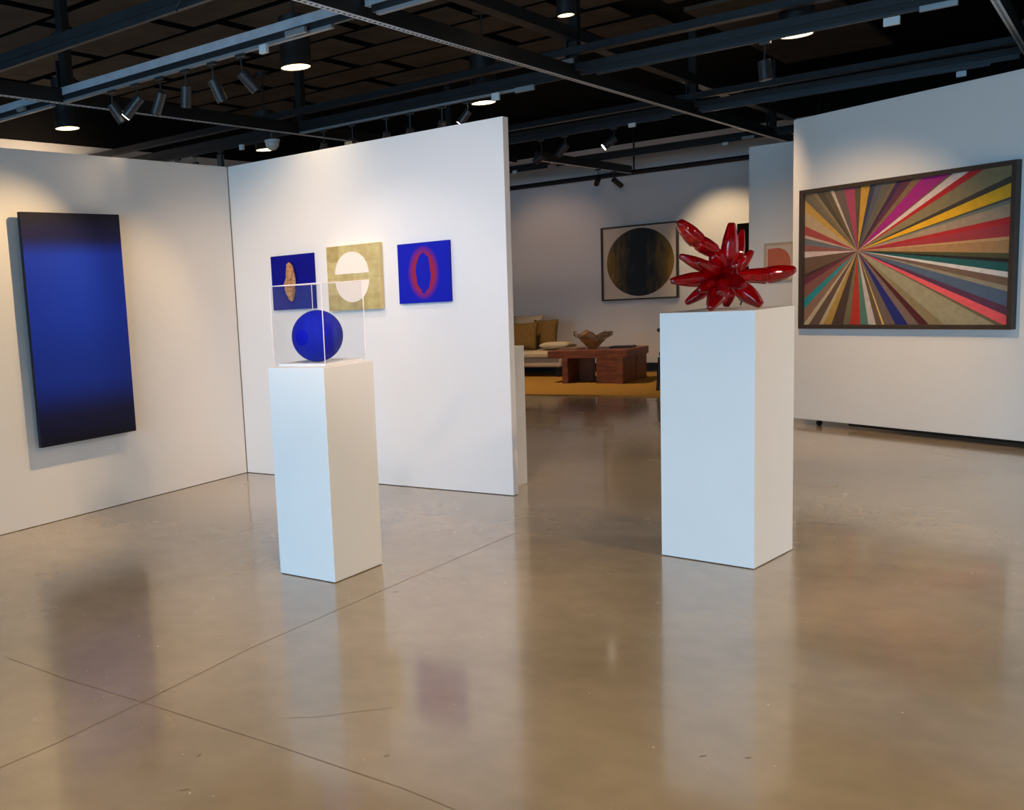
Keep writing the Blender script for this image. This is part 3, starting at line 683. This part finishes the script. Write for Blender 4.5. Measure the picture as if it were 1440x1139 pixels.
# ------------------------------------------------------------------ ceiling strut grid
ZS = 2.95
XS = [-9.0, -6.2, -3.4, -.74, 2.1, 4.9]; YS = [4.01, 4.93, 7.74, 10.52, 13.38]
def ystrut(x, y0, y1, label, upper=None, slots=True, ZS=ZS, hang=True):
    r = thing('ceiling_strut', label, 'strut', (x, (y0+y1)/2, ZS), 'struts running away from the viewer')
    bm = bmesh.new()
    box(bm, (x-.0205, y0, ZS-.002), (x+.0205, y1, ZS+.001), 0)
    if slots:
        y = y0+.03
        while y < min(y1, 11) :
            f = bm.faces.new([bm.verts.new(p) for p in ((x-.007, y, ZS-.0026), (x+.007, y, ZS-.0026), (x+.007, y+.028, ZS-.0026), (x-.007, y+.028, ZS-.0026))]); f.material_index = 1; y += .05
    obj('perforated_flange', bm, [M['strut_light'], M['hole']], r, smooth=0)
    bm = bmesh.new(); box(bm, (x-.0205, y0, ZS+.0015), (x+.0205, y1, ZS+.105)); obj('channel', bm, M['strut_dark'], r, smooth=0)
    if upper:
        bm = bmesh.new(); box(bm, (x-.03, y0, upper), (x+.03, y1, upper+.08)); box(bm, (x-.045, y0, upper-.012), (x+.045, y1, upper)); obj('upper_channel', bm, M['strut'], r, smooth=0)
    for yy in YS[1:]:
        if hang and y0 < yy < y1:
            bm = bmesh.new(); hw = .035
            box(bm, (x-hw, yy-hw+.05, ZS+.106), (x+hw, yy+hw+.05, ZC))
            obj('hanger', bm, M['strut_dark'], r, smooth=0)
            bm = bmesh.new(); box(bm, (x-.06, yy-.0, ZS+.106), (x-.045, yy+.04, ZS+.32)); box(bm, (x-.06, yy-.02, ZS+.106), (x+.06, yy+.12, ZS+.112)); obj('bracket', bm, M['strut'], r, smooth=0)
    return r
ystrut(-6.15, 3.0, 12.2, 'thin dark strut running away behind the front spotlights on the left')
ystrut(-3.4, 2.6, 14.3, 'long perforated strut crossing the middle of the ceiling', upper=3.25)
ystrut(-.74, 3.0, 14.3, 'grey strut running away in the top right corner')
ystrut(-5.58, 11.6, 14.62, 'short dark strut in front of the back wall carrying two small spotlights', slots=False, ZS=2.87, hang=False)

BEAM = {}
def xbeam(y, segs, label, mat_top, mat_low, upper=None, zz=ZS, th=.04):
    r = thing('ceiling_beam', label, 'beam', ((segs[0][0]+segs[-1][1])/2, y, zz), 'beams running across the room')
    for a, c in segs:
        bm = bmesh.new(); box(bm, (a, y-.021, zz+.062), (c, y+.021, zz+.112)); box(bm, (a, y-.026, zz+.057), (c, y+.026, zz+.062)); obj('upper_channel', bm, mat_top, r, smooth=0)
        bm = bmesh.new(); box(bm, (a+.04, y-.017, zz+.017), (c-.04, y+.017, zz+.0565)); obj('lower_channel', bm, mat_low, r, smooth=0)
    if upper:
        a, c = segs[0][0], segs[-1][1]
        bm = bmesh.new(); box(bm, (a, y-.03, upper), (c, y+.03, upper+.05)); box(bm, (a, y-.045, upper-.01), (c, y+.045, upper)); obj('upper_rail', bm, M['strut'], r, smooth=0)
    BEAM[round(y, 1)] = r
    return r
g_ = .028
def segs(xs, lo, hi):
    e = [lo] + [x for x in xs if lo < x < hi] + [hi]
    return [(a+g_, b_-g_) for a, b_ in zip(e[:-1], e[1:])]
xbeam(4.01, segs(XS, -9.4, 5.9), 'nearest beam, crossing the top left corner', M['strut'], M['strut'])
xbeam(4.93, segs(XS, -9.4, 5.9), 'daylit blue grey beam carrying the six front spotlights', M['strut_light'], M['strut'])  # upper channel coloured for the blue daylight on it
xbeam(7.74, segs(XS, -9.4, 5.9), 'beam running just behind the top of the centre wall', M['strut'], M['strut_dark'], upper=3.14)
xbeam(10.52, segs(XS, -9.4, 5.9), 'dark beam in front of the alcove wall and right wall top', M['strut_dark'], M['strut'], upper=3.1)
xbeam(13.38, segs(XS, -9.4, 5.9), 'farthest beam, near the back wall', M['strut_dark'], M['strut_dark'])
bm = bmesh.new(); tube(bm, (-9.4, 14.8, 2.9), (5.9, 14.8, 2.9), .035, 12)
for x in (-8, -5.6, -3.2, 0): tube(bm, (x, 14.8, 2.93), (x, 14.8, ZC-.052), .012, 8)
o = obj('conduit_pipe', bm, M['strut_dark']); setloc(o, (-5.6, 14.8, 2.9)); tag(o, 'dark pipe running along the top of the back wall', 'pipe')
# loose cable looped over the nearest beam
bm = bmesh.new(); pr = None
for i in range(15):
    a = i/14; p = at(250+3*math.sin(a*6), -6+22*a, 1, 3.96); 
    if pr is not None: tube(bm, pr, p, .004, 6)
    pr = p
o = obj('cable', bm, M['rubber']); setloc(o, pr); tag(o, 'thin black cable hanging over the nearest beam', 'cable')

# tracks
def track(y, a, c, label, m='track'):
    o = simple('lighting_track', (a, y-.018, ZS-.002), (c, y+.018, ZS+.0165), M[m]); setloc(o, ((a+c)/2, y, ZS)); return tag(o, label, 'lighting track')
track(4.93, -6.14, -3.62, 'pale lighting track holding the six front spotlights')
track(4.93, -7.6, -6.27, 'pale lighting track end at the left edge of the picture')
track(4.93, -3.3, -.8, 'lighting track at the top, right of the perforated strut')
track(7.74, -6.14, -3.75, 'lighting track behind the centre wall top')
track(7.74, -8.9, -6.5, 'lighting track above the left wall top', 'strut')
track(7.74, -3.2, -.97, 'lighting track with one upright spotlight, top right', 'strut')
track(10.52, -6.1, -3.6, 'dark lighting track with three spotlights, right of the centre wall', 'strut')
track(10.52, -3.3, -1.0, 'lighting track above the right wall', 'strut')

# spotlight heads
def lensmat(on): return M['lens'] if on else M['lamp_off']
def spot(stem, a_px, b_px, y, dy, label, group, on=False, r=.036, plane=1, energy=0, spread=60, target=None, color=(1, .82, .62), ztop=None, g='A'):
    P = at(stem[0], stem[1], plane, y)
    top_ = Vector(P); top_[plane] = y; top_.z = (ztop or ZS-.003)
    A_ = at(a_px[0], a_px[1], plane, y); B_ = at(b_px[0], b_px[1], plane, y+dy)
    d = (B_-A_).normalized(); L = max(.11, min(.17, (B_-A_).length)); B_ = A_+d*L
    r_ = thing('track_spotlight', label, 'spotlight', top_, group)
    bm = bmesh.new(); box(bm, (top_.x-.035, top_.y-.014, top_.z-.018), (top_.x+.035, top_.y+.014, top_.z)); obj('adapter', bm, M['lamp'], r_, smooth=0)
    bm = bmesh.new(); tube(bm, (top_.x, top_.y, top_.z-.018), A_ - d*.0, .005, 8); obj('stem', bm, M['lamp'], r_)
    bm = bmesh.new(); tube(bm, A_-d*.012, B_, r, 28); obj('housing', bm, M['lamp'], r_, bevel=.002)
    bm = bmesh.new(); tube(bm, B_+d*.0004, B_+d*.003, r*.88, 28); obj('lens', bm, lensmat(on), r_)
    if energy:
        ld = bpy.data.lights.new('spot_lamp', 'SPOT'); ld.energy = energy; ld.spot_size = math.radians(spread); ld.spot_blend = .8
        ld.shadow_soft_size = .03; ld.color = color; fam(ld, g)
        lo = bpy.data.objects.new('spot_lamp', ld); COL.objects.link(lo)
        lo.location = B_ + d*.02
        dd = (Vector(target)-lo.location) if target else d
        lo.rotation_euler = dd.to_track_quat('-Z', 'Y').to_euler()
    return r_
WARM2 = (1, 1, 1)
def barelamp(name, loc, target, e, size, col=WARM2, blend=.8, soft=.04, g='over'):
    ld = bpy.data.lights.new(name, 'SPOT'); ld.energy = e; ld.spot_size = math.radians(size); ld.spot_blend = blend; ld.shadow_soft_size = soft; ld.color = col; fam(ld, g)
    lo = bpy.data.objects.new(name, ld); COL.objects.link(lo); lo.location = loc
    lo.rotation_euler = (Vector(target)-Vector(loc)).to_track_quat('-Z', 'Y').to_euler(); return lo
G1 = 'spotlights on the front track'
WARM = (1, .74, .48); WARM2 = (1, .80, .58)
W1 = (1, 1, 1)
spot((157, 127), (158, 148), (173, 171), 4.93, .06, 'first spotlight from the left on the front track, tilted right', G1, energy=12, spread=64, target=(X0, 5.2, .5), color=W1)
spot((190, 120), (196, 139), (177, 164), 4.93, -.05, 'lit spotlight with glowing rim, second from left on the front track', G1, on=True, energy=24, spread=66, target=(X0, 4.1, .55), color=W1)
spot((224, 110), (227, 132), (219, 160), 4.93, 0, 'third spotlight on the front track, leaning slightly left', G1, energy=34, spread=72, target=(X0, 3.0, .7), color=W1)
spot((260, 100), (262, 123), (261.5, 151), 4.93, .02, 'fourth spotlight on the front track, hanging straight down', G1, energy=10, spread=80, target=(-4.9, Y0, .3), color=W1, g='B1')
spot((298, 90), (300, 114), (313, 142), 4.93, .05, 'fifth spotlight on the front track, leaning slightly right', G1, energy=10, spread=80, target=(-4.3, Y0, .3), color=W1, g='B1')
spot((338, 80), (341, 104), (361, 127), 4.93, .07, 'sixth and rightmost spotlight on the front track, tilted right', G1, energy=10, spread=80, target=(-3.5, Y0, .3), color=W1, g='B2')
barelamp('added_wash_lamp', (-4.35, 5.12, 2.73), (X0, 4.7, .7), 15, 66, W1, .75, .02, g='Aw')  # bare lamp added near the heads to wash the left wall
barelamp('added_wash_lamp', (-4.3, 4.72, 2.73), (X0, 3.3, .85), 56, 68, W1, .7, .02, g='Aw')  # second added wash, towards the near end of the left wall
barelamp('added_wash_lamp', (-4.4, 4.0, 2.9), (-4.9, Y0, .95), 12, 66, W1, .8, .04, g='Bw')  # added warm wash for the left part of the centre wall
G2 = 'spotlights behind the centre wall top'
for (x, y), on, w in (((455, 180), 0, 'first'), ((495, 175), 0, 'second'), ((543, 166), 0, 'third'), ((576, 160), 0, 'fourth'), ((621, 150), 0, 'fifth')):
    spot((x, y), (x+1, y+22), (x-3, y+45), 7.74, .04, '%s spotlight from the left behind the centre wall top' % w, G2, r=.034)
spot((657, 145), (658, 158), (648, 172), 7.74, -.02, 'spotlight with a bright lit edge, rightmost behind the centre wall top', G2, on=True, r=.034)
G3 = 'spotlights above the left wall top'
spot((250, 222), (250, 230), (248, 250), 7.74, 0, 'left spotlight of three showing above the left wall', G3)
spot((275, 219), (275, 230), (277, 250), 7.74, 0, 'middle spotlight of three showing above the left wall', G3)
spot((310, 212), (310, 219), (311, 238), 7.74, .0, 'right spotlight of three above the left wall, by the corner', G3)
spot((1076, 62), (1074.5, 88), (1077, 112), 7.74, 0, 'single spotlight hanging straight down at the top right', 'spotlight top right', r=.042, energy=20, spread=85, target=(-1.9, 9.6, .5), color=W1, g='C')
G4 = 'spotlights right of the centre wall'
spot((760, 190), (763, 219), (752, 228), 10.52, 0, 'leftmost dim spotlight right of the centre wall', G4, r=.04)
spot((794, 186), (796, 204), (784, 219), 10.52, 0, 'middle dim spotlight between the centre wall and the right wall', G4, r=.04)
spot((863, 173), (864, 195), (849, 207), 10.52, -.05, 'spotlight with a glowing white face right of the centre wall', G4, on=True, r=.04, energy=20, spread=70, target=(-6.3, 14.9, 1.9), color=W1, g='D1')
G5 = 'small spotlights before the back wall'
spot((841, 242), (842, 250), (838, 261), -5.58, .03, 'left small dark spotlight before the back wall', G5, ztop=2.867, plane=0, r=.036)
spot((862.5, 245), (863.5, 253), (874, 261.5), -5.58, .05, 'right small dark spotlight before the back wall', G5, ztop=2.867, plane=0, r=.036)
barelamp('spot_lamp', (-4.4, 13.6, 2.9), (-4.35, 14.9, 1.7), 20, 58, W1, g='D2')
barelamp('spot_lamp', (-7.0, 13.2, 2.9), (-6.9, 14.9, 1.6), 20, 74, W1, g='D1')

# junction boxes and plates on the tracks
def jbox(px, py, y, w, h, label, m=None, d=.03, plane=1):
    p = at(px, py, plane, y-.03)
    o = simple('junction_box', (p.x-w/2, p.y-d/2, p.z-h/2), (p.x+w/2, p.y+d/2, p.z+h/2), m or M['box_white'], BEAM[min(BEAM, key=lambda k: abs(k-y))], bevel=.002); o['label'] = label; return o
jbox(371, 69, 4.90, .055, .05, 'white square box at the right end of the front track')
jbox(416, 45, 4.90, .15, .035, 'pale plate on the beam near the perforated strut', M['track'])
jbox(30, 153, 4.90, .09, .03, 'pale box on the beam at the far left edge', M['track'])
jbox(697, 136, 7.70, .065, .06, 'white square box above the right end of the centre wall')
jbox(738, 125, 7.70, .16, .04, 'pale plate near the crossing right of the centre wall', M['track'])
jbox(340, 207, 7.70, .05, .05, 'small grey white box left of the dome camera')
jbox(797, 87, 7.70, .11, .035, 'pale plate on top of the beam at the crossing', M['track'])
jbox(1254, 30, 7.70, .09, .05, 'white box on the beam at the top right')
jbox(1320, 8, 7.70, .2, .035, 'grey plate at the right end of the top right track', M['track'])
jbox(889, 176, 10.48, .07, .04, 'small white box above the lit spotlight')
jbox(1352, 104, 10.48, .07, .045, 'pale box just above the right wall top')
jbox(1052, 193, 13.34, .14, .03, 'pale plate above the alcove wall', M['track'])
jbox(1020, 202, 13.34, .07, .035, 'small white box left above the alcove wall')
jbox(724, 242, 13.34, .06, .04, 'small white box beside the centre wall end')
jbox(490, 201.5, 7.70, .08, .03, 'plate with painted amber glow on top of the centre wall', M['pin'], d=.012)

# downlights
def downlight(px, py, z, diam, hgt, label, e=14, col=(1, .78, .52)):
    p = at(px, py, 2, z); r = diam/2
    t = thing('pendant_downlight', label, 'ceiling light', (p.x, p.y, ZC-.05), 'cylinder downlights')
    bm = bmesh.new(); tube(bm, (p.x, p.y, ZC-.085), (p.x, p.y, ZC-.05), .075, 24); obj('canopy', bm, M['cyl'], t)
    bm = bmesh.new(); tube(bm, (p.x, p.y, z+hgt), (p.x, p.y, ZC-.085), .008, 8); obj('rod', bm, M['cyl'], t)
    bm = bmesh.new(); seg = 40
    def ring(rr, zz): return [bm.verts.new((p.x+rr*math.cos(k*math.tau/seg), p.y+rr*math.sin(k*math.tau/seg), zz)) for k in range(seg)]
    R = [ring(.0001, z+hgt), ring(r, z+hgt), ring(r, z), ring(r-.008, z), ring(r-.012, z+.03), ring(.0001, z+.035)]
    for a, c in zip(R[:-1], R[1:]):
        for k in range(seg): bm.faces.new((a[k], a[(k+1) % seg], c[(k+1) % seg], c[k]))
    obj('housing', bm, M['cyl'], t)
    bm = bmesh.new(); tube(bm, (p.x, p.y, z+.004), (p.x, p.y, z+.008), r-.009, 40); obj('diffuser', bm, M['diff'], t)
    if e: barelamp('overhead_lamp', (p.x, p.y, z-.01), (p.x, p.y, 0), e, 110, W1, 1, .09, g='down')
downlight(95, 181, 3.0, .222, .42, 'cylinder downlight hanging at the left, above the tall blue painting', 16)
downlight(416, 95, 3.0, .222, .34, 'large cylinder downlight with warm glow, upper left of centre', 6)
downlight(374, 211, 3.0, .23, .4, 'cylinder downlight glowing behind the white dome camera', 12)
downlight(680, 145, 3.0, .222, .4, 'cylinder downlight glowing above the right end of the centre wall', 12)
downlight(796, 22, 3.2, .125, .5, 'small slim cylinder downlight at the top centre', 12)
downlight(1120, 50, 3.0, .222, .4, 'cylinder downlight partly behind the beam, upper right', 12)

# dome camera
p = at(383, 201, 0, -6.2); dz = p.z-2.868
dc = thing('dome_camera', 'white dome security camera hanging above the corner of the walls', 'camera', (p.x, p.y, ZS-.003))
bm = bmesh.new(); tube(bm, (p.x, p.y, 2.875+dz), (p.x, p.y, 2.895+dz), .072, 32); obj('mount', bm, M['dome_w'], dc)
bm = bmesh.new(); tube(bm, (p.x, p.y, 2.896+dz), (p.x, p.y, ZS-.003), .014, 12); obj('stem', bm, M['lamp'], dc)
bm = bmesh.new(); bmesh.ops.create_uvsphere(bm, u_segments=32, v_segments=20, radius=.066, matrix=Matrix.Translation((p.x, p.y, 2.865+dz)))
bmesh.ops.bisect_plane(bm, geom=bm.verts[:]+bm.edges[:]+bm.faces[:], plane_co=(p.x, p.y, 2.874+dz), plane_no=(0, 0, 1), clear_outer=True)
obj('dome', bm, M['dome'], dc, smooth=180)

# ------------------------------------------------------------------ light
w = bpy.data.worlds.new('world'); S.world = w; w.use_nodes = True
bg = w.node_tree.nodes['Background']; wk = GAIN.get('world', (1, 1, 1)) if ONLY in (None, 'world') else (0, 0, 0)
bg.inputs['Color'].default_value = (*wk, 1); bg.inputs['Strength'].default_value = 1
def area(name, loc, target, sx, sy, e, g):
    ld = bpy.data.lights.new(name, 'AREA'); ld.shape = 'RECTANGLE'; ld.size = sx; ld.size_y = sy; ld.energy = e; fam(ld, g)
    o = bpy.data.objects.new(name, ld); COL.objects.link(o); o.location = loc
    o.rotation_euler = (Vector(target)-Vector(loc)).to_track_quat('-Z', 'Y').to_euler(); return o
area('sky_daylight', (-2.5, -15, 6.0), (-2.0, 5, .8), 22, 9, 6000, 'day')        # bright sky beyond the windows
area('street_daylight', (-2.5, -10.5, .6), (-2.0, 6, 1.4), 18, 2.0, 800, 'street')  # light thrown up from the pavement
for x, y, k in ((-1.9, 2.6, 1.1), (1.6, 2.3, 1.7), (-3.8, 0.2, .7), (0.6, -1.6, 1), (-6.8, 0.0, .4), (-2.4, -3.2, 1), (2.6, -3.0, 1)):   # bare lamps added over and behind the viewer to light the floor
    barelamp('overhead_lamp', (x, y, 3.0), (x, y, 0), 26*k, 130, W1, 1, .12, g='over')
for x, y in ((3.4, 5.6), (1.2, 6.6)):
    barelamp('overhead_lamp', (x, y, 3.0), (x, y, 0), 26, 130, W1, 1, .12, g='over2')  # bare cool lamps added to brighten the right wall, like daylight from the side
barelamp('overhead_lamp', (-8.2, 7.0, 3.0), (-9.5, 7.0, 2.6), 20, 120, W1, 1, .12, g='out')  # added to light the top of the outer left wall, no fixture
barelamp('overhead_lamp', (-6.4, 12.3, 3.0), (-5.9, 12.9, 0), 20, 90, W1, .8, .12, g='lounge')  # bare lamp added to brighten the lounge
barelamp('added_wash_lamp', (-2.6, 9.0, 2.9), (-2.75, 11.4, .8), 20, 60, W1, 1, .05, g='E')  # added to warm the alcove wall, no fixture here
barelamp('added_wash_lamp', (-1.9, 2.2, 2.9), (-3.85, Y0, 1.05), 20, 54, W1, 1, .05, g='B3')  # added wash to brighten the centre wall, no fixture here
barelamp('added_wash_lamp', (1.6, 4.2, 3.0), (-1.2, 5.2, .7), 20, 50, W1, .9, .05, g='ped')  # bare lamp added for the warm right face of the right pedestal
barelamp('added_wash_lamp', (.2, 3.2, 3.0), (-2.9, 3.95, .6), 13, 45, W1, .9, .05, g='ped')  # likewise added, for the left pedestal

S.view_settings.view_transform = 'Standard'; S.view_settings.look = 'None'; S.view_settings.gamma = 1
S.view_settings.use_curve_mapping = False
S.view_settings.exposure = 1.0
